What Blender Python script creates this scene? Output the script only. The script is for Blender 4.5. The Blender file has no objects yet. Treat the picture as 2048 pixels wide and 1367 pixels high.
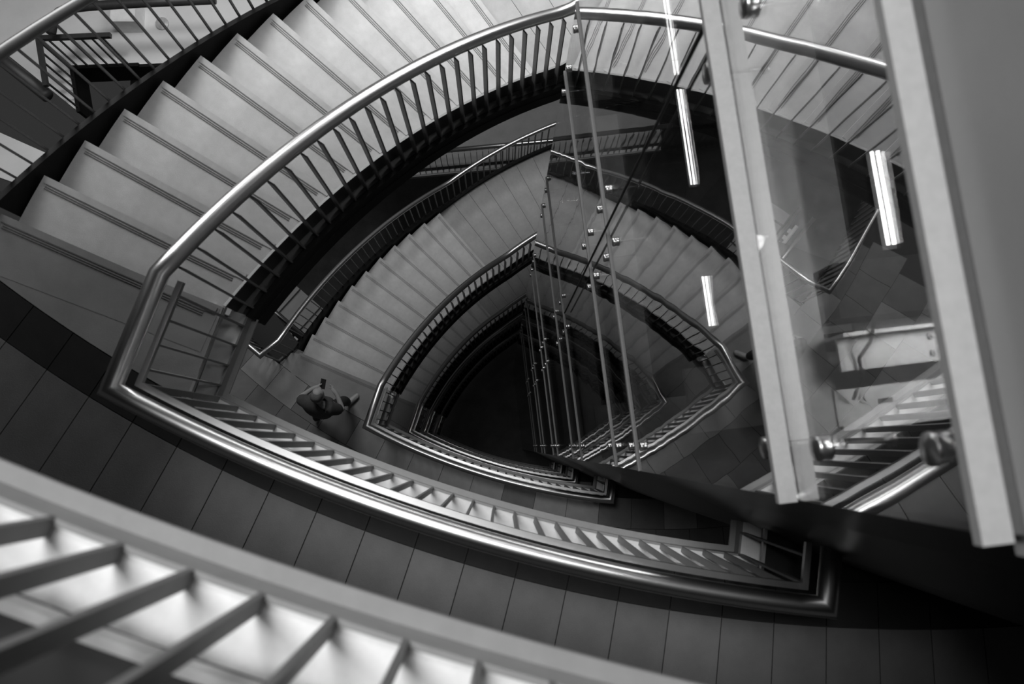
import bpy, bmesh, math, random
from math import sin, cos, radians, degrees, atan2, sqrt, pi
from mathutils import Vector, Matrix
random.seed(7)
S = bpy.context.scene
COL = S.collection

# ------------------------------------------------------------------ camera
CAMZ = 4.99
_f = 1593.0; _N = (1000.0, 890.0); _c = (1024.0, 683.5)
down = Vector((_N[0]-_c[0], _N[1]-_c[1], _f)).normalized()      # world down, in camera axes (x right, y down, z forward)
Zc = -down
Yc = Vector((0, -1, 0)); Yc = (Yc - Zc*Yc.dot(Zc)).normalized()
Xc = Yc.cross(Zc)
cd = bpy.data.cameras.new('camera'); cam = bpy.data.objects.new('camera', cd); COL.objects.link(cam)
cd.sensor_width = 36.0; cd.lens = 36.0*_f/2048.0
cd.clip_start = 0.02; cd.clip_end = 200
M = Matrix(((Xc[0], -Xc[1], -Xc[2], 0), (Yc[0], -Yc[1], -Yc[2], 0), (Zc[0], -Zc[1], -Zc[2], CAMZ), (0, 0, 0, 1)))
cam.matrix_world = M
cd.dof.use_dof = True; cd.dof.focus_distance = 11.0; cd.dof.aperture_fstop = 2.4
S.camera = cam
S.cycles.caustics_reflective = False; S.cycles.caustics_refractive = False

# ------------------------------------------------------------------ world, lights, exposure
w = bpy.data.worlds.new('world'); S.world = w; w.use_nodes = True
w.node_tree.nodes['Background'].inputs[0].default_value = (1, 1, 1, 1)
w.node_tree.nodes['Background'].inputs[1].default_value = 0.03
def area(name, loc, target, sx, sy, power):
    d = bpy.data.lights.new(name, 'AREA'); d.shape = 'RECTANGLE'; d.size = sx; d.size_y = sy; d.energy = power
    o = bpy.data.objects.new(name, d); COL.objects.link(o); o.location = loc
    o.rotation_euler = (Vector(target)-Vector(loc)).to_track_quat('-Z', 'Y').to_euler()
    return o
area('window_daylight', (1.2, 6.9, 1.3), (0.2, 3.7, -1.8), 4.2, 2.2, 350)
area('side_window_daylight', (-3.7, 6.7, 1.6), (-1.4, 3.0, -1.1), 3.0, 2.2, 270)
area('skylight', (-1.7, 2.4, 13.0), (0.2, -0.2, 0.0), 2.4, 2.0, 900)
area('shaft_fill_light', (2.2, 0.85, 3.05), (1.7, 0.5, 1.0), 0.6, 0.5, 34)  # unseen fill lamp added to brighten beams and brackets in the shaft
area('gallery_daylight', (-2.0, 9.0, -6.5), (-1.0, 2.5, -10.5), 6.0, 3.0, 6)
area('high_window_daylight', (-0.5, 7.0, 9.0), (-0.3, 1.5, 0.0), 4.0, 2.0, 260)
vs = S.view_settings
vs.view_transform = 'Standard'; vs.look = 'None'; vs.gamma = 1.0; vs.exposure = 0.0; vs.use_curve_mapping = False

# ------------------------------------------------------------------ materials
def mat(name, v, rough=0.6, metal=0.0, nscale=0, namt=0.0, bump=0.0, bscale=200, spec=0.5, coat=0):
    m = bpy.data.materials.new(name); m.use_nodes = True
    nt = m.node_tree; b = nt.nodes['Principled BSDF']
    b.inputs['Base Color'].default_value = (v, v, v, 1)
    b.inputs['Roughness'].default_value = rough; b.inputs['Metallic'].default_value = metal
    b.inputs['Specular IOR Level'].default_value = spec
    tc = nt.nodes.new('ShaderNodeTexCoord')
    if namt:
        n = nt.nodes.new('ShaderNodeTexNoise'); n.inputs['Scale'].default_value = nscale; n.inputs['Detail'].default_value = 6
        n.inputs['Roughness'].default_value = 0.65
        nt.links.new(tc.outputs['Object'], n.inputs['Vector'])
        n2 = nt.nodes.new('ShaderNodeTexNoise'); n2.inputs['Scale'].default_value = 260; n2.inputs['Detail'].default_value = 2
        nt.links.new(tc.outputs['Object'], n2.inputs['Vector'])
        a = nt.nodes.new('ShaderNodeMath'); a.operation = 'MULTIPLY_ADD'; a.inputs[1].default_value = 0.35
        nt.links.new(n2.outputs['Fac'], a.inputs[0]); nt.links.new(n.outputs['Fac'], a.inputs[2])
        r = nt.nodes.new('ShaderNodeMapRange'); r.inputs[1].default_value = 0.35; r.inputs[2].default_value = 1.0
        r.inputs[3].default_value = v*(1-namt); r.inputs[4].default_value = min(1, v*(1+namt))
        nt.links.new(a.outputs[0], r.inputs[0])
        cb = nt.nodes.new('ShaderNodeCombineColor')
        for i in range(3): nt.links.new(r.outputs[0], cb.inputs[i])
        nt.links.new(cb.outputs[0], b.inputs['Base Color'])
    if bump:
        n = nt.nodes.new('ShaderNodeTexNoise'); n.inputs['Scale'].default_value = bscale; n.inputs['Detail'].default_value = 3
        nt.links.new(tc.outputs['Object'], n.inputs['Vector'])
        bp = nt.nodes.new('ShaderNodeBump'); bp.inputs['Strength'].default_value = bump; bp.inputs['Distance'].default_value = 0.01
        nt.links.new(n.outputs['Fac'], bp.inputs['Height']); nt.links.new(bp.outputs[0], b.inputs['Normal'])
    return m
MT = {}
MT['tread'] = mat('tread_stone', 0.50, 0.65, nscale=3.0, namt=0.28, bump=0.15)
MT['half'] = mat('half_landing_stone', 0.36, 0.65, nscale=3.0, namt=0.28, bump=0.15)
MT['nose'] = mat('nosing_stone', 0.47, 0.6, nscale=6, namt=0.2)
MT['grip'] = mat('grip_rubber', 0.17, 0.8)
MT['tile'] = mat('landing_stone', 0.125, 0.6, nscale=3, namt=0.25, bump=0.15)
MT['tile2'] = mat('landing_stone_pale', 0.14, 0.6, nscale=3, namt=0.25, bump=0.15)
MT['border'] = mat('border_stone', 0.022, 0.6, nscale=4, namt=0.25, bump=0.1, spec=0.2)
MT['plat'] = mat('platform_stone_shaded', 0.25, 0.6, nscale=2.5, namt=0.25, bump=0.1)  # tread stone made darker: shade on the platform put into its colour
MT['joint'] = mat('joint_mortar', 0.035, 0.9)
MT['steel'] = mat('brushed_steel', 0.50, 0.30, metal=1.0, nscale=30, namt=0.06)
MT['gunmetal'] = mat('gunmetal_rail', 0.10, 0.4, metal=0.8, nscale=20, namt=0.1)
MT['bar'] = mat('baluster_paint', 0.16, 0.5, nscale=20, namt=0.12)
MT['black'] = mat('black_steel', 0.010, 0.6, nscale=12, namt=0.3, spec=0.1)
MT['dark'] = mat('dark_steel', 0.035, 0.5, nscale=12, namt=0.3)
MT['white'] = mat('white_ledge_paint', 0.88, 0.6, nscale=9, namt=0.12)
MT['ledge_shaded'] = mat('flight_ledge_shaded', 0.10, 0.6, nscale=9, namt=0.15)  # white ledge paint darkened: the flight's own shade is put into its colour
MT['lip'] = mat('grey_lip_paint', 0.26, 0.55, nscale=14, namt=0.12)
MT['trim'] = mat('edge_trim_metal', 0.60, 0.4, metal=0.7, nscale=20, namt=0.08)
MT['beam'] = mat('grey_beam_paint', 0.42, 0.5, nscale=40, namt=0.12)
MT['opaque'] = mat('pale_opaque_glass', 0.36, 0.22, nscale=2, namt=0.1)  # opaque pale grey for the panes above the top transom
MT['rod'] = mat('rod_paint', 0.20, 0.8, nscale=40, namt=0.1, spec=0.05)
MT['inner'] = mat('shaft_beam_paint', 0.5, 0.6, nscale=20, namt=0.12)
MT['galv'] = mat('galvanised_plate', 0.55, 0.5, metal=0.3, nscale=14, namt=0.25)
MT['chip'] = mat('chipboard', 0.50, 0.8, nscale=60, namt=0.5)
MT['clad'] = mat('black_cladding', 0.010, 0.30, nscale=3, namt=0.2)
MT['gall'] = mat('gallery_stone', 0.24, 0.7, nscale=2, namt=0.2)
MT['pale'] = mat('pale_plaster', 0.75, 0.7, nscale=2, namt=0.1)
MT['deep'] = mat('deep_floor', 0.09, 0.8, nscale=1.2, namt=0.5)
MT['wall'] = mat('dark_plaster', 0.10, 0.8, nscale=1.5, namt=0.2)
MT['cable'] = mat('cable_rubber', 0.004, 0.7)
MT['skin'] = mat('skin', 0.42, 0.55, nscale=20, namt=0.08)
MT['shirt'] = mat('shirt_cloth', 0.075, 0.9, nscale=25, namt=0.25)
MT['short'] = mat('shorts_cloth', 0.035, 0.9, nscale=25, namt=0.25)
MT['hair'] = mat('cropped_hair', 0.14, 0.8, nscale=60, namt=0.4)
MT['shoe'] = mat('shoe_canvas', 0.34, 0.8, nscale=30, namt=0.2)
MT['phone'] = mat('phone_shell', 0.012, 0.3)
def emis(name, s):
    m = bpy.data.materials.new(name); m.use_nodes = True; nt = m.node_tree
    b = nt.nodes['Principled BSDF']; b.inputs['Base Color'].default_value = (.8, .8, .8, 1)
    b.inputs['Emission Color'].default_value = (1, 1, 1, 1); b.inputs['Emission Strength'].default_value = s
    return m
MT['lamp'] = emis('fluorescent_tube', 8.0)
def glass():
    m = bpy.data.materials.new('shaft_glass'); m.use_nodes = True; nt = m.node_tree
    for n in list(nt.nodes): nt.nodes.remove(n)
    L = nt.links.new; N = nt.nodes.new
    out = N('ShaderNodeOutputMaterial'); mix = N('ShaderNodeMixShader'); tr = N('ShaderNodeBsdfTransparent'); gl = N('ShaderNodeBsdfGlossy')
    tr.inputs[0].default_value = (.96, .96, .96, 1); gl.inputs['Roughness'].default_value = 0.0; gl.inputs['Color'].default_value = (.95, .95, .95, 1)
    geo = N('ShaderNodeNewGeometry'); dot = N('ShaderNodeVectorMath'); dot.operation = 'DOT_PRODUCT'
    L(geo.outputs['Normal'], dot.inputs[0]); L(geo.outputs['Incoming'], dot.inputs[1])
    ab = N('ShaderNodeMath'); ab.operation = 'ABSOLUTE'; L(dot.outputs['Value'], ab.inputs[0])
    om = N('ShaderNodeMath'); om.operation = 'SUBTRACT'; om.inputs[0].default_value = 1.0; L(ab.outputs[0], om.inputs[1])
    pw = N('ShaderNodeMath'); pw.operation = 'POWER'; pw.inputs[1].default_value = 2.5; L(om.outputs[0], pw.inputs[0])
    ma = N('ShaderNodeMath'); ma.operation = 'MULTIPLY_ADD'; ma.inputs[1].default_value = 0.36; ma.inputs[2].default_value = 0.44
    L(pw.outputs[0], ma.inputs[0]); L(ma.outputs[0], mix.inputs[0])
    tc = N('ShaderNodeTexCoord'); nz = N('ShaderNodeTexNoise'); nz.inputs['Scale'].default_value = 2.2; nz.inputs['Detail'].default_value = 1
    L(tc.outputs['Object'], nz.inputs['Vector'])
    bp = N('ShaderNodeBump'); bp.inputs['Strength'].default_value = 0.10; bp.inputs['Distance'].default_value = 0.008
    L(nz.outputs['Fac'], bp.inputs['Height']); L(bp.outputs[0], gl.inputs['Normal'])
    L(tr.outputs[0], mix.inputs[1]); L(gl.outputs[0], mix.inputs[2]); L(mix.outputs[0], out.inputs[0])
    return m
MT['glass'] = glass()

# ------------------------------------------------------------------ helpers
def mesh(name, V, F, m, smooth=False):
    me = bpy.data.meshes.new(name); me.from_pydata([tuple(v) for v in V], [], F)
    bm = bmesh.new(); bm.from_mesh(me); bmesh.ops.recalc_face_normals(bm, faces=bm.faces); bm.to_mesh(me); bm.free()
    me.materials.append(MT[m])
    if smooth:
        for p in me.polygons: p.use_smooth = True
    me.update(); return me
def link(name, me, parent=None, loc=(0, 0, 0), rotz=0.0):
    o = bpy.data.objects.new(name, me); COL.objects.link(o); o.location = loc; o.rotation_euler = (0, 0, rotz)
    if parent: o.parent = parent
    return o
def tag(o, label=None, cat=None, group=None, kind=None):
    if label: o['label'] = label
    if cat: o['category'] = cat
    if group: o['group'] = group
    if kind: o['kind'] = kind
    return o
def empty(name, loc=(0, 0, 0)):
    o = bpy.data.objects.new(name, None); COL.objects.link(o); o.location = loc; o.empty_display_size = .1; return o
def prism(poly, z0, z1):
    n = len(poly); V = [(x, y, z0) for x, y in poly]+[(x, y, z1) for x, y in poly]
    F = [list(range(n)), list(range(n, 2*n))]+[[i, (i+1) % n, n+(i+1) % n, n+i] for i in range(n)]
    return V, F
def box(x0, x1, y0, y1, z0, z1): return prism([(x0, y0), (x1, y0), (x1, y1), (x0, y1)], z0, z1)
def join(*parts):
    V, F = [], []
    for v, f in parts:
        o = len(V); V += list(v); F += [[i+o for i in q] for q in f]
    return V, F
def sector(c, r0, r1, a0, a1, z0, z1, n=3):
    A = [a0+(a1-a0)*i/n for i in range(n+1)]
    poly = [(c[0]+r1*cos(radians(a)), c[1]+r1*sin(radians(a))) for a in A]+[(c[0]+r0*cos(radians(a)), c[1]+r0*sin(radians(a))) for a in reversed(A)]
    return prism(poly, z0, z1)
def mitres(path):
    out = []
    n = len(path)
    for i in range(n):
        def nrm(a, b):
            d = Vector((b[0]-a[0], b[1]-a[1]))
            d.normalize(); return Vector((d.y, -d.x))
        n1 = nrm(path[i-1], path[i]) if i > 0 else None
        n2 = nrm(path[i], path[i+1]) if i < n-1 else None
        if n1 is None: m = n2
        elif n2 is None: m = n1
        else:
            m = (n1+n2); m = m/max(.15, m.dot(n1)) if m.length > 1e-6 else n1
        out.append(m)
    return out
def sweep(path, prof):
    """prof: closed list of (u, z); u towards the right-hand (void) side of the path"""
    ms = mitres(path); k = len(prof); V = []; F = []
    for p, m in zip(path, ms):
        for u, z in prof: V.append((p[0]+m.x*u, p[1]+m.y*u, p[2]+z))
    for i in range(len(path)-1):
        for j in range(k):
            F.append([i*k+j, i*k+(j+1) % k, (i+1)*k+(j+1) % k, (i+1)*k+j])
    F.append(list(range(k))); F.append([(len(path)-1)*k+j for j in range(k)])
    return V, F
def rect(u0, u1, z0, z1): return [(u0, z0), (u1, z0), (u1, z1), (u0, z1)]
def ring(u, z, r, n=14): return [(u+r*cos(2*pi*i/n), z+r*sin(2*pi*i/n)) for i in range(n)]
def tube(p0, p1, r, n=10):
    p0 = Vector(p0); p1 = Vector(p1); d = (p1-p0).normalized(); a = d.orthogonal().normalized(); b = d.cross(a)
    V = []
    for p in (p0, p1):
        for i in range(n): V.append(p+a*r*cos(2*pi*i/n)+b*r*sin(2*pi*i/n))
    F = [[i, (i+1) % n, n+(i+1) % n, n+i] for i in range(n)]+[list(range(n)), list(range(n, 2*n))]
    return V, F
def lathe(prof, p0, axis, n=14):
    axis = Vector(axis).normalized(); a = axis.orthogonal().normalized(); b = axis.cross(a); p0 = Vector(p0)
    V = []; F = []
    for s, r in prof:
        for i in range(n): V.append(p0+axis*s+a*r*cos(2*pi*i/n)+b*r*sin(2*pi*i/n))
    for k in range(len(prof)-1):
        for i in range(n): F.append([k*n+i, k*n+(i+1) % n, (k+1)*n+(i+1) % n, (k+1)*n+i])
    F.append(list(range(n))); F.append([(len(prof)-1)*n+i for i in range(n)])
    return V, F

# ------------------------------------------------------------------ plan of the stair well (metres)
FC = (3.9, -1.6); RI = 6.16; RO = 7.72; T0 = 156.7; DT = 2.6; RISE = 0.17
LC = (2.576, 8.869); LR = 9.703; LB = 9.98
def fpt(th, r): return (FC[0]+r*cos(radians(th)), FC[1]+r*sin(radians(th)))
def lpt(a, r): return (LC[0]+r*cos(radians(a)), LC[1]+r*sin(radians(a)))
A_R = degrees(atan2(-0.797-LC[1], 1.59-LC[0])) % 360     # right corner of the landing opening
A_L = degrees(atan2(0.273-LC[1], -1.94-LC[0])) % 360     # left corner
def nl(th, n): return -RISE*min(max((T0-th)/DT, 0), n)
def landing_path(z=0.0, steps=26):
    P = [(1.632, -0.50, z)]
    for i in range(steps+1): P.append((*lpt(A_R+(A_L-A_R)*i/steps, LR), z))
    return P
def flight_path(n, z=0.0, end=98.0, r=RI):
    P = []; th = 156.3
    while th > end:
        P.append((*fpt(th, r), z+nl(th, n))); th -= 1.3
    return P
def resample(path, step, start=0.5):
    out = []; acc = step*start
    for a, b in zip(path[:-1], path[1:]):
        a = Vector(a); b = Vector(b); L = (b-a).to_2d().length; d = Vector((b.x-a.x, b.y-a.y)).normalized() if L > 1e-6 else Vector((1, 0))
        while acc <= L:
            p = a+(b-a)*(acc/L); out.append((p, d)); acc += step
        acc -= L
    return out

# shared pieces
BAL = mesh('baluster', *box(-.006, .006, -.024, .024, -.20, .955), 'bar')
BALS = mesh('landing_baluster', *box(-.006, .006, -.030, .006, -.20, .870), 'bar')
BALO = mesh('outer_baluster', *box(-.007, .007, -.015, .015, .02, .965), 'bar')
_tv, _tf = sector((0, 0), RI+.012, RO-.005, .0, -DT-.14, -.045, 0.0, 2)
TREAD = mesh('tread', _tv, _tf, 'tread')
TREADP = mesh('top_tread', _tv, _tf, 'plat')
def radial_strip(r0, r1, off0, off1, z0, z1):
    # strip parallel to the nosing edge (local angle -DT), off measured back from the edge
    a = radians(-DT-.14); d = Vector((cos(a), sin(a))); nrm = Vector((-d.y, d.x))
    P = [d*r0+nrm*off0, d*r1+nrm*off0, d*r1+nrm*off1, d*r0+nrm*off1]
    return prism([(p.x, p.y) for p in P], z0, z1)
NOSE = mesh('nosing', *radial_strip(RI+.03, RO-.03, .0, .045, 0.0, .004), 'nose')
NOSEP = mesh('top_nosing', *radial_strip(RI+.03, RO-.03, .0, .045, 0.0, .004), 'plat')
GRIPS = [mesh('grip_strip', *radial_strip(RI+.10, RO-.05, a, a+.005, 0.0, .0035), 'grip') for a in (.046, .062, .076)]
_a = radians(-DT-.14)
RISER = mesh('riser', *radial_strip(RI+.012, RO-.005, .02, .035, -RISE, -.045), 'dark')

def tiles(parent, z, rows, a0, a1, pitch, zt=.012, stagger=0.0, gap=.006):
    for r0, r1, m, off in rows:
        me = {}
        a = a0+off*pitch
        while a < a1:
            g0 = degrees(gap/2/r0)
            mm = m if isinstance(m, str) else random.choice(m)
            if mm not in me: me[mm] = mesh('tile', *sector((0, 0), r0+gap/2, r1-gap/2, g0, pitch-g0, -.02, zt), mm)
            link('tile', me[mm], parent, (LC[0], LC[1], z), radians(a)); a += pitch

# ------------------------------------------------------------------ one storey of the stair
def storey(Z, n, what, L):
    """what: set of 'landing','flight','inner','outer' ; L: dict of labels"""
    lp = landing_path(); fp = flight_path(n)
    full = lp+fp
    up = lambda P: [(p[0], p[1], p[2]+Z) for p in P]
    # landing slab (structure)
    V, F = sector(LC, LR+.004, 13.2, 214, 292, Z-.05, Z-.008, 40)
    c1 = lpt(A_L, LR); k1 = fpt(156.4, RI); k2 = fpt(T0+.05, RO); arc = [lpt(A_L-(i)*(A_L-231.6)/10, LR) for i in range(11)]
    plat = [k1, k2, fpt(T0+.3, RO+.12)]+list(reversed(arc))
    V2, F2 = prism(plat, Z-.05, Z-.008)
    right = [(1.60, -.797), (1.645, -.40), (3.3, -.40), (3.3, -.80), lpt(270, LR), lpt(267, LR)]
    V3, F3 = prism(right, Z-.05, Z-.008)
    V4, F4 = sector(LC, LR+.15, 13.2, 214, 292, Z-.30, Z-.05, 40)
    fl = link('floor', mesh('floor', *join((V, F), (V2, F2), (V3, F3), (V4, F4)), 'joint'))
    tag(fl, L['floor'], 'floor', kind='structure')
    if L.get('tiles', True):
        P = 1.83
        if Z > -2:
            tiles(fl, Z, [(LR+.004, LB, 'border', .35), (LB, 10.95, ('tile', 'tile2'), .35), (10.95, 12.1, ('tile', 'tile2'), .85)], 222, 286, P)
        else:
            tiles(fl, Z, [(LR+.004, 10.17, ('tile', 'plat'), .35), (10.17, 10.75, ('tile', 'tile2'), .1), (10.75, 11.35, ('tile', 'tile2', 'plat'), .6), (11.35, 12.0, ('tile', 'plat'), .3)], 222, 286, P*1.6)
        link('platform_tile', mesh('platform_tile', *prism(plat, Z-.02, Z+.012), 'plat'), fl)
        link('platform_tile', mesh('platform_tile', *prism(right, Z-.02, Z+.012), 'border'), fl)  # dark border colour stands in for the shade beside the shaft
    ep = up(lp+fp[:1])
    link('edge_trim', mesh('edge_trim', *sweep(ep, rect(-.014, .004, -.02, .018)), 'trim'), fl)
    link('fascia', mesh('fascia', *sweep(ep, rect(-.14, -.12, -.30, -.05)), 'white'), fl)
    link('ledge', mesh('ledge', *sweep(ep, rect(-.13, .075, -.215, -.20)), 'white'), fl)
    link('edge_lip', mesh('edge_lip', *sweep(ep, [(.075, -.30), (.125, -.30), (.125, -.285), (.088, -.285), (.088, -.19), (.075, -.19)]), 'lip'), fl)
    if 'flight' in what:
        st = empty('stair_flight', (FC[0], FC[1], Z)); tag(st, L['flight'], 'stairs')
        for k in range(1, n):
            t = link('tread', TREAD, st, (0, 0, -k*RISE), radians(T0-(k-1)*DT))
            link('nosing', NOSE, t)
            for g in GRIPS: link('grip_strip', g, t)
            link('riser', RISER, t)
        # top nosing on the landing edge
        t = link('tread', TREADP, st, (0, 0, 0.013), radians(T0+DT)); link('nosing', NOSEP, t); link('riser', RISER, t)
        for g in GRIPS: link('grip_strip', g, t)
        # quarter landing beyond the last nosing
        qa = T0-(n-1)*DT; zq = -n*RISE
        ql = link('half_landing', mesh('half_landing', *sector((0, 0), RI+.012, RO+.05, qa-.2, 96, -.20, -.012, 16), 'joint'), st, (0, 0, zq))
        tm = mesh('tile', *sector((0, 0), RI+.016, RO+.045, -.02, -DT+.02, -.02, 0, 2), 'half')
        a = qa
        while a > 100:
            link('tile', tm, ql, (0, 0, 0), radians(a)); a -= DT
        loc = lambda P: [(p[0]-FC[0], p[1]-FC[1], p[2]) for p in P]
        sp = loc(fp); op = loc(flight_path(n, r=RO+.03))
        link('inner_stringer', mesh('inner_stringer', *sweep(sp, rect(-.014, .004, -.22, .012)), 'dark'), st)
        link('edge_trim', mesh('edge_trim', *sweep(sp, rect(-.014, .004, .012, .020)), 'lip'), st)
        link('ledge', mesh('ledge', *sweep(sp, rect(.0, .075, -.235, -.20)), 'ledge_shaded'), st)
        link('edge_lip', mesh('edge_lip', *sweep(sp, rect(.072, .116, -.30, -.185)), 'black'), st)
        link('outer_stringer', mesh('outer_stringer', *sweep(op, rect(-.035, .004, -.30, .085)), 'black'), st)
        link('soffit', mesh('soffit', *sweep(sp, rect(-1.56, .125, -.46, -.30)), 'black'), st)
    if 'inner' in what:
        rl = empty('railing', (*lpt(A_L, LR), Z)); tag(rl, L['inner'], 'railing')
        ro = Vector((*lpt(A_L, LR), Z))
        path = up(full if 'flight' in what else lp+fp[:1])
        lo = [(p[0]-ro.x, p[1]-ro.y, p[2]-ro.z) for p in path]
        link('handrail', mesh('handrail', *sweep(lo, ring(0, 1.0, .052)), 'steel', True), rl)
        lev = [(p[0]-ro.x, p[1]-ro.y, p[2]-ro.z) for p in up(lp+fp[:1])]
        link('lower_bar', mesh('lower_bar', *sweep(lev, rect(.056, .088, .868, .898)), 'steel'), rl)
        ms = lo
        # balusters sit 6 cm outside the floor edge
        offp = []
        for p, m in zip(lo, mitres(lo)): offp.append((p[0]+m.x*.058, p[1]+m.y*.058, p[2]))
        nlev = len(lp)
        for p, d in resample(offp[:nlev+1], .137): link('baluster', BALS, rl, p, atan2(d.y, d.x))
        if len(offp) > nlev+2:
            for p, d in resample(offp[nlev:], .137): link('baluster', BAL, rl, p, atan2(d.y, d.x))
    if 'outer' in what:
        r2 = RO+.09
        fo = flight_path(n, r=r2); corner = fpt(T0+1.6, r2+.02)
        ll = [(*lpt(231.2-i*1.5, LR), 0.0) for i in range(9)]
        base = up(list(reversed(ll))+fo)
        ro = Vector(base[len(ll)]); lo = [(p[0]-ro.x, p[1]-ro.y, p[2]-ro.z) for p in base]
        rl = empty('outer_railing', ro); tag(rl, L['outer'], 'railing')
        link('handrail', mesh('handrail', *sweep(lo, ring(0, 1.0, .040, 12)), L.get('outer_mat', 'steel'), True), rl)
        link('bottom_bar', mesh('bottom_bar', *sweep(lo, rect(-.012, .012, .0, .03)), 'black'), rl)
        for p, d in resample(lo, .133): link('baluster', BALO, rl, p, atan2(d.y, d.x))
    return fl

storey(3.69, 13, {'landing', 'flight', 'inner'}, dict(tiles=False, floor='pale upper landing edge blurred in the bottom left foreground',
       flight='upper stair flight overhead, outside the top of the picture', inner='railing of the blurred foreground landing with close flat fins'))
storey(0.0, 13, {'landing', 'flight', 'inner', 'outer'}, dict(floor='large near landing of dark radial tiles along the bottom',
       flight='nearest wide stair flight with bright treads at upper left', inner='thick near steel railing framing the whole stair well',
       outer_mat='gunmetal', outer='near outer railing with thin bars crossing the top left corner'))
Z2 = -7.64
storey(Z2, 11, {'landing', 'flight', 'inner', 'outer'}, dict(floor='tiled landing on which the person stands',
       flight='middle stair flight descending beside the person', inner='second railing down, ending beside the person',
       outer='slim outer railing behind the middle stair flight'))
storey(-13.11, 11, {'landing', 'flight', 'inner'}, dict(floor='dim landing one storey below the person',
       flight='dark stair flight below the person, seen inside the second railing', inner='third railing down, inside the one beside the person'))
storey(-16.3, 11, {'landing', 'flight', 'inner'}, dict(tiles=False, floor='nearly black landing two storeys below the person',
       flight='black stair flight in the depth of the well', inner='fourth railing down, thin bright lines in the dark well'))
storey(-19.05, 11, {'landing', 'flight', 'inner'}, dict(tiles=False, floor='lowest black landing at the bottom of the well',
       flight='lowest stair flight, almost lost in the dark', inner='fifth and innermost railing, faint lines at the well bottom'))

# ------------------------------------------------------------------ lift shaft
PH = radians(6.5); PN = Vector((cos(PH), sin(PH))); PT = Vector((-PN.y, PN.x)); PP = 0.89
T_N, T_F = -0.27, 3.02
def sh(wv, t, z): q = PN*(PP+wv)+PT*t; return (q.x, q.y, CAMZ-z)
def shbox(w0, w1, t0, t1, z0, z1):
    P = [PN*(PP+a)+PT*b for a, b in ((w0, t0), (w1, t0), (w1, t1), (w0, t1))]
    return prism([(p.x, p.y) for p in P], CAMZ-z1, CAMZ-z0)
gw = empty('glass_wall', sh(0, T_N, 26)); gw.rotation_euler = (0, 0, 0)
tag(gw, 'tall glass wall of the lift shaft mirroring the stairs', 'glass wall')
def gpart(name, vf, m, smooth=False, parent=None):
    o = Vector(gw.location); V = [Vector(v)-o for v in vf[0]]
    return link(name, mesh(name, V, vf[1], m, smooth), parent or gw)
rods = [(1.43, 1), (2.465, 1)]+[(5.25+3.7*k+d, 0) for k in range(5) for d in (0, 1.05)]
edges_z = [-2.2]+[r[0] for r in rods]+[33.0]
for a, b in zip(edges_z[:-1], edges_z[1:]):
    for t0, t1 in ((T_N, 1.385), (1.391, T_F)):
        gpart('glass_pane' if b > 1.6 else 'opaque_pane', shbox(.0, .010, t0, t1, a+(.030 if 0 < a < 3 else .006), b-.03 if b < 2 else b+.003), 'glass' if b > 1.6 else 'opaque')
for z, big in rods:
    if big:
        gpart('transom', shbox(-.062, -.004, T_N-.005, T_F, z-.0, z+.028), 'beam')
        if z < 2: gpart('transom_mirror_strip', shbox(.006, .045, T_N-.03, T_F, z-.02, z+.02), 'beam')  # added bar that imitates the transom's reflection in the pane
    else: gpart('transom', shbox(-.012, .02, T_N, T_F, z, z+.035), 'rod')
    for t in (-.11, 1.21, 1.56, 2.92):
        for dz in (-.24, .20):
            pr = [(-.022, .0), (-.022, .036), (-.012, .038), (.012, .030), (.028, .013), (.05, .009), (.19, .009), (.19, .022), (.205, .022)]
            if z > 4: pr = [(s, r*.8) for s, r in pr]
            gpart('point_fixing', lathe(pr, sh(.0, t, z+dz), (PN.x, PN.y, 0), 12), 'steel', True)
# far return face of the shaft
gr = empty('glass_return', sh(0, T_F, 26)); tag(gr, 'far glass side of the lift shaft behind the stair turn', 'glass wall')
for a, b in zip(edges_z[:-1], edges_z[1:]):
    V, F = shbox(.012, 2.3, T_F-.01, T_F, a+.006, b-.006); o = Vector(gr.location)
    link('glass_pane', mesh('glass_pane', [Vector(v)-o for v in V], F, 'glass'), gr)
# near end: dark cladding
cl = [(.915, -.168), (1.2, -.29), (1.45, -.42), (1.75, -.575), (2.05, -.70), (2.5, -.86), (3.0, -1.02), (3.6, -1.2)]
back = [(x+.05, y+.10) for x, y in reversed(cl)]
cz = empty('dark_cladding', (*cl[0], -21)); tag(cz, 'black curved cladding on the near end of the lift shaft', 'cladding')
zs = [9, 3.5, -0.25, -3.95, -7.65, -11.35, -15.05, -21]
for a, b in zip(zs[:-1], zs[1:]):
    V, F = prism(cl+back, b+.004, a-.004)
    link('panel', mesh('panel', [Vector(v)-cz.location for v in V], F, 'clad'), cz)
# inside the shaft
def single(name, vf, m, label, cat, group=None, smooth=False):
    V = [Vector(v) for v in vf[0]]; lo = Vector((sum(v.x for v in V)/len(V), sum(v.y for v in V)/len(V), min(v.z for v in V)))
    o = link(name, mesh(name, [v-lo for v in V], vf[1], m, smooth), None, lo); tag(o, label, cat, group); return o
for k, lb in enumerate(('broad grey beam behind the nearest full glass pane', 'broad grey beam behind the second storey of glass', 'broad grey beam behind the third storey of glass', 'broad grey beam deep in the shaft')):
    z = 3.34+3.7*k
    single('shaft_beam', shbox(.27, .53, -.12, 2.9, z, z+.16), 'inner', lb, 'beam')
for z, lb in ((3.80, 'plain grey plate at the near end of the shaft, close below the brackets'), (7.50, 'plain grey plate at the near end of the shaft, a storey lower')):
    single('shaft_plate', shbox(.03, 2.2, -.05, .26, z, z+.05), 'inner', lb, 'plate')
tag(single('wall_rear', shbox(2.25, 2.32, -1.0, T_F, -2.2, 26), 'wall', 'dark rear wall of the lift shaft seen through glass', 'wall'), kind='structure')
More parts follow.
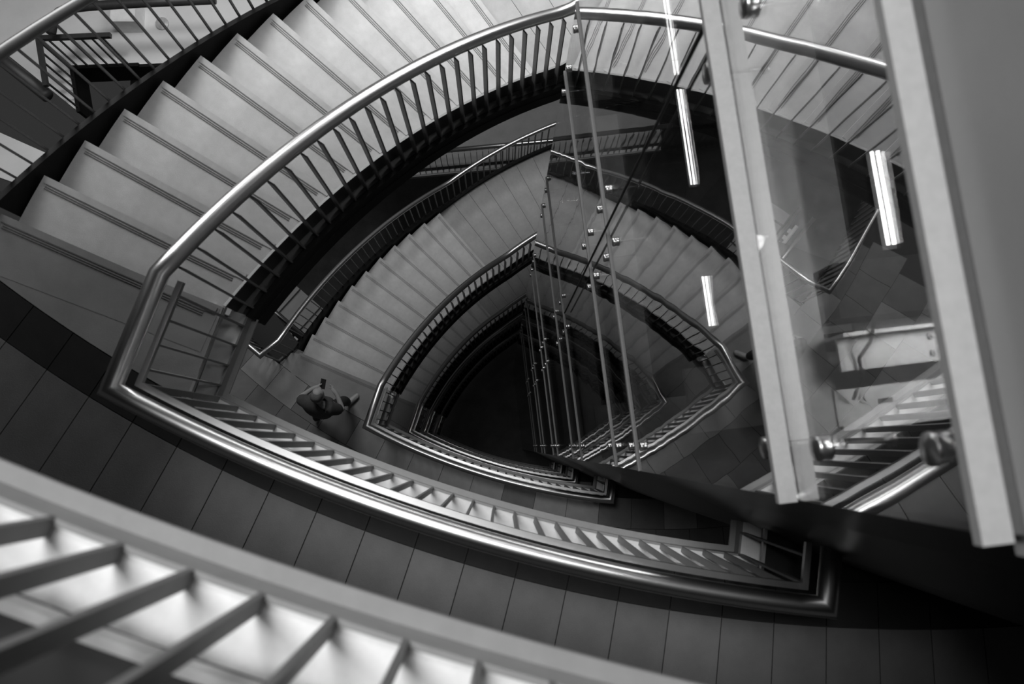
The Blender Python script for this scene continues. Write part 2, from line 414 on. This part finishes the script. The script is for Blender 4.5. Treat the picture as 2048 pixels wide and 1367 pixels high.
bk = empty('steel_bracket', sh(.6, .2, 3.4)); tag(bk, 'upper pale steel bracket plate with bolts inside the shaft', 'bracket')
bo = Vector(bk.location)
def bpart(root, name, vf, m): o = Vector(root.location); return link(name, mesh(name, [Vector(v)-o for v in vf[0]], vf[1], m), root)
bpart(bk, 'plate', shbox(.53, 1.35, .135, .275, 3.22, 3.24), 'galv'); bpart(bk, 'web', shbox(.53, 1.35, .27, .285, 3.15, 3.5), 'galv')
for wv, t in ((.92, .17), (.92, .24), (1.0, .17), (1.0, .24)): bpart(bk, 'bolt', lathe([(0, .016), (.012, .016), (.012, .009), (.022, .009)], sh(wv, t, 3.22), (0, 0, 1), 8), 'galv')
b2 = empty('steel_bracket', sh(.6, -.05, 3.5)); tag(b2, 'lower pale steel bracket plate with a slot, near the shaft end', 'bracket')
bpart(b2, 'plate', shbox(.53, 1.35, -.085, .065, 3.33, 3.35), 'galv'); bpart(b2, 'flange', shbox(.53, 1.35, -.105, -.085, 3.29, 3.5), 'galv')
bpart(b2, 'washer', lathe([(0, .026), (.006, .026), (.006, .012), (.014, .012)], sh(.66, .02, 3.33), (0, 0, 1), 12), 'galv')
bpart(b2, 'slot', shbox(.71, .77, -.01, .01, 3.325, 3.331), 'cable')
single('dark_girder', shbox(.6, 2.2, .36, .60, 3.30, 3.55), 'black', 'wide black girder crossing the shaft between beam and post', 'beam')
single('chipboard_panel', shbox(.80, 1.5, .27, .44, 3.62, 3.65), 'chip', 'rough chipboard panel beside the pale bracket', 'board')
single('guide_rail', shbox(.78, .90, .60, 2.9, 4.15, 4.25), 'inner', 'narrow grey guide rail in the shaft above the black girder', 'rail')
single('pale_duct', shbox(1.15, 1.45, .45, 2.9, 4.9, 5.2), 'galv', 'pale steel duct beside the glowing strip lamp', 'duct')
for z, t0, t1, lb in ((3.63, .70, 1.20, 'nearest glowing strip lamp inside the shaft'), (6.72, 2.04, 2.96, 'upper far glowing twin strip lamp behind the glass'), (6.80, .79, 1.27, 'lower far glowing twin strip lamp behind the glass'), (9.9, 0.75, .98, 'smallest glowing twin strip lamp behind the glass')):
    lm = empty('strip_lamp', sh(1.05, t0, z)); tag(lm, lb, 'lamp')
    bpart(lm, 'housing', shbox(1.015, 1.085, t0, t1, z+.03, z+.07), 'dark')
    for wv in (1.035, 1.065): bpart(lm, 'lamp_tube', tube(sh(wv, t0+.02, z+.01), sh(wv, t1-.02, z+.01), .009, 8), 'lamp')
single('lift_cable', tube((.70, 1.42, CAMZ-2.50), (.70, 1.42, CAMZ-8.5), .008, 8), 'cable', 'taut black cable hanging down in front of the glass', 'cable')
pts = [sh(.66, .33, 3.13), sh(.63, .24, 3.14), sh(.60, .18, 3.2), sh(.60, .11, 3.2), sh(.595, .02, 3.3)]
single('loose_wire', join(*[tube(a, b, .008, 6) for a, b in zip(pts[:-1], pts[1:])]), 'cable', 'thin loose wire hanging over the upper bracket plate', 'wire')

# ------------------------------------------------------------------ galleries beyond the stair
def gallery(Z, path, depth, labels, floor_m='gall', tiled=True, spacing=.137):
    """path runs so that the void lies on its right-hand side"""
    up = [(p[0], p[1], Z) for p in path]
    ms = mitres(up)
    poly = [(p[0], p[1]) for p in up]+[(p[0]-m.x*depth, p[1]-m.y*depth) for p, m in reversed(list(zip(up, ms)))]
    fl = link('floor', mesh('floor', *prism(poly, Z-.2, Z), floor_m)); tag(fl, labels[0], 'floor', kind='structure')
    link('fascia', mesh('fascia', *sweep(up, rect(-.02, .0, -.30, -.01)), 'dark'), fl)
    link('ledge', mesh('ledge', *sweep(up, rect(.0, .075, -.215, -.20)), 'white'), fl)
    link('edge_lip', mesh('edge_lip', *sweep(up, rect(.072, .116, -.30, -.185)), 'lip'), fl)
    ro = Vector(up[0]); lo = [(p[0]-ro.x, p[1]-ro.y, 0) for p in up]
    rl = empty('railing', ro); tag(rl, labels[1], 'railing')
    link('handrail', mesh('handrail', *sweep(lo, ring(0, 1.0, .052)), 'steel', True), rl)
    offp = [(p[0]+m.x*.058, p[1]+m.y*.058, 0) for p, m in zip(lo, mitres(lo))]
    for p, d in resample(offp, spacing): link('baluster', BAL, rl, p, atan2(d.y, d.x))
gallery(-13.11, [(-3.6, 6.28), (6.0, 7.25)], 5.5, ('grey gallery floor beyond the middle stair flight', 'straight gallery railing crossing behind the middle stairs'))

# well bottom and lower floor
tag(link('floor', mesh('floor', *box(-16, 8, -14, 22, -28.2, -28), 'deep')), 'black floor at the very bottom of the well', 'floor', kind='structure')

# pale gallery at the person's level, seen past the near outer railing (top left)
GZ = Z2
gp = [(-6.92, 5.44), (-7.09, 6.21), (-3.0, 6.42)]
up = [(x, y, GZ) for x, y in gp]
fl = link('floor', mesh('floor', *prism([(-6.92, 5.44), (-7.09, 6.21), (-3.0, 6.42), (-3.0, 11.5), (-13, 11.5), (-13, 10.3)], GZ-.2, GZ), 'pale'))
tag(fl, 'white floor of the far gallery in the top left corner', 'floor', kind='structure')
link('fascia', mesh('fascia', *sweep(up, rect(-.02, .03, -.45, .01)), 'black'), fl)
rl = empty('railing', (-7.09, 6.21, GZ)); tag(rl, 'dark cornered railing on the white gallery at top left', 'railing')
lo = [(.17, -.77, 0), (0, 0, 0), (1.10, .055, 0)]
link('handrail', mesh('handrail', *sweep(lo, rect(-.035, .035, .95, 1.02)), 'dark'), rl)
link('bottom_bar', mesh('bottom_bar', *sweep(lo, rect(-.03, .03, .0, .05)), 'black'), rl)
BALG = mesh('gallery_baluster', *box(-.012, .012, -.012, .012, .02, .96), 'dark')
for p, d in resample(lo, .165): link('baluster', BALG, rl, p, atan2(d.y, d.x))
single('gallery_rail', tube((-8.7, 6.72, GZ+.75), (-7.02, 5.38, GZ+.75), .10, 12), 'dark', 'thick dark rail slanting below the white gallery at far left', 'rail', smooth=True)
fl = link('floor', mesh('floor', *prism([(-10, 5.9), (-7.35, 4.72), (-7.9, 4.25), (-10, 5.0)], GZ-.2, GZ), 'pale'))
tag(fl, 'small pale floor corner at the left edge of the picture', 'floor', kind='structure')
pp = [(-6.72, 6.12, GZ+1.3), (-6.70, 6.34, GZ+1.3), (-6.62, 6.46, GZ+1.3), (-6.50, 6.52, GZ+1.3), (-6.2, 6.56, GZ+1.3), (-5.4, 6.62, GZ+1.3), (-4.3, 6.68, GZ+1.3)]
single('curved_pipe', sweep(pp, ring(0, 0, .07, 12)), 'dark', 'thick dark pipe with a rounded bend over the white gallery', 'pipe', smooth=True)
single('wall_box', box(-6.35, -5.95, 6.85, 7.25, GZ, GZ+.35), 'white', 'small white box standing on the far gallery', 'box')
rg = lathe([(0, .11), (.03, .11), (.05, .06), (.05, .0)], (-5.65, 7.0, GZ), (0, 0, 1), 14)
single('floor_drain', rg, 'galv', 'round pale floor fitting on the far gallery', 'fitting')

# straight service stair far below, in the gap left of the person
sd = Vector((.757, -.653)); sn = Vector((.653, .757)); s0 = Vector((-6.35, 3.55)); SZ = -13.9
ss = empty('service_stair', (s0.x, s0.y, SZ)); tag(ss, 'small straight stair far below, in the gap left of the person', 'stairs')
ang = atan2(sd.y, sd.x)
TS = mesh('small_tread', *box(0, .30, .42, 1.15, -.05, 0), 'gall')
for k in range(10): link('tread', TS, ss, (sd.x*.28*k, sd.y*.28*k, .8-.165*k), ang)
def along(u, v, z): return (sd.x*u+sn.x*v, sd.y*u+sn.y*v, z)
for v0, a, b in ((0.0, -.05, 2.9), (.38, -.05, 2.9)):
    link('handrail', mesh('handrail', *tube(along(a, v0, 1.35), along(b, v0, -.1), .045, 10), 'steel', True), ss)
link('stringer', mesh('stringer', *join(tube(along(0, .1, .55), along(2.9, .1, -.9), .05, 6)), 'white'), ss)
for k in range(16):
    u = .1+k*.17; link('bracket', mesh('bracket', *prism([along(u, .08, 0)[:2], along(u+.11, .08, 0)[:2], along(u+.11, .2, 0)[:2], along(u, .2, 0)[:2]], .42-u*.5, .46-u*.5), 'white'), ss)

# ------------------------------------------------------------------ person on the second landing
PB = Vector((-2.55, .56, Z2+.012)); FV = Vector((.25, .968, 0)); RV = Vector((.968, -.25, 0))
person = empty('person', PB); tag(person, 'person in dark shirt walking and looking down at a phone', 'person')
def skinned(name, pts, edges, m, parent, root=0, sub=2):
    me = bpy.data.meshes.new(name)
    V = [RV*p[0]+FV*p[1]+Vector((0, 0, p[2])) for p in pts]
    me.from_pydata([tuple(v) for v in V], edges, []); me.materials.append(MT[m])
    o = link(name, me, parent); md = o.modifiers.new('skin', 'SKIN'); md.use_smooth_shade = True
    if not me.skin_vertices: raise RuntimeError('no skin layer')
    for i, p in enumerate(pts):
        sv = me.skin_vertices[0].data[i]; sv.radius = (p[3], p[4] if len(p) > 4 else p[3]); sv.use_root = (i == root)
    o.modifiers.new('sub', 'SUBSURF').levels = 1; o.modifiers[-1].render_levels = sub
    return o
# body: pelvis, spine, chest, neck, head ; arms ; legs
B = [(0, 0, .92, .13, .11), (0, .01, 1.10, .13, .10), (0, .02, 1.30, .15, .11), (0, .05, 1.44, .06), (0, .09, 1.50, .06), (0, .13, 1.56, .085, .095), (0, .15, 1.66, .080, .09), (0, .145, 1.72, .045),   # 0-7
     (-.17, .01, 1.37, .065), (-.36, .02, 1.14, .045), (-.20, .20, 1.18, .034), (-.13, .25, 1.20, .032),         # 8-11 left arm
     (.17, .0, 1.37, .065), (.30, .02, 1.13, .045), (.17, .21, 1.17, .034), (.10, .27, 1.20, .032),              # 12-15 right arm
     (-.10, -.03, .86, .09), (-.19, -.05, .48, .062), (-.26, -.24, .12, .045), (-.27, -.16, .05, .04), (-.27, -.06, .035, .03),   # 16-20 left leg
     (.10, .02, .86, .09), (.14, .16, .48, .062), (.14, .14, .09, .045), (.20, .24, .05, .04), (.25, .32, .035, .03),  # 21-25 right leg
     (0, .245, 1.57, .016), (-.09, .12, 1.57, .018), (.09, .12, 1.57, .018)]                                   # nose, ears
Ed = [(0, 1), (1, 2), (2, 3), (3, 4), (4, 5), (5, 6), (6, 7), (2, 8), (8, 9), (9, 10), (10, 11), (2, 12), (12, 13), (13, 14), (14, 15),
      (0, 16), (16, 17), (17, 18), (18, 19), (19, 20), (0, 21), (21, 22), (22, 23), (23, 24), (24, 25), (5, 26), (5, 27), (5, 28)]
def finger(base, dx, dy, dz, ln):
    i = len(B); bx, by, bz = B[base][:3]
    B.append((bx+dx*.5*ln, by+dy*.5*ln, bz+dz*.5*ln, .009)); B.append((bx+dx*ln, by+dy*ln*.9, bz+dz*ln+.01, .008)); Ed.append((base, i)); Ed.append((i, i+1))
for q, ln in ((-.5, .075), (-.15, .085), (.2, .085), (.55, .07)): finger(11, .55+q*.5, .8, q*.5, ln); finger(15, -.55+q*.5, .8, -q*.6, ln)
finger(11, .9, .1, .4, .06); finger(15, -.9, .1, .4, .06)
body = skinned('body', B, Ed, 'skin', person)
shirt = skinned('shirt', [(0, -.03, .90, .17, .17), (0, -.03, 1.10, .18, .175), (0, 0, 1.31, .20, .165), (0, .05, 1.43, .10),
    (-.17, .01, 1.37, .11), (-.32, .018, 1.19, .085), (.17, .0, 1.37, .11), (.28, .018, 1.17, .085)], [(0, 1), (1, 2), (2, 3), (2, 4), (4, 5), (2, 6), (6, 7)], 'shirt', person)
trs = skinned('trousers', [(0, 0, .93, .145, .125), (-.10, -.03, .84, .11), (-.19, -.05, .48, .085), (-.255, -.22, .16, .07), (.10, .02, .84, .11), (.14, .16, .48, .085), (.14, .145, .14, .07)],
    [(0, 1), (1, 2), (2, 3), (0, 4), (4, 5), (5, 6)], 'short', person)
skinned('shoe', [(-.265, -.235, .08, .05), (-.27, -.15, .05, .048, .04), (-.27, -.05, .04, .04, .03)], [(0, 1), (1, 2)], 'shoe', person)
skinned('shoe', [(.13, .125, .06, .052), (.19, .22, .05, .052, .04), (.25, .31, .04, .045, .03)], [(0, 1), (1, 2)], 'shoe', person)
skinned('hair', [(0, .10, 1.57, .092, .10), (0, .12, 1.65, .100, .105), (0, .135, 1.72, .07)], [(0, 1), (1, 2)], 'hair', person)
ph = empty('phone', PB+RV*(-.06)+FV*.31+Vector((0, 0, 1.21))); tag(ph, 'small black phone held in the hands of the walking person', 'phone')
V, F = box(-.037, .037, -.075, .075, -.005, .005)
o = link('case', mesh('case', V, F, 'phone'), ph); o.rotation_euler = (radians(25), 0, radians(-14))
V, F = box(-.033, .033, -.068, .068, .005, .0065)
o = link('screen', mesh('screen', V, F, 'dark'), ph); o.rotation_euler = (radians(25), 0, radians(-14))
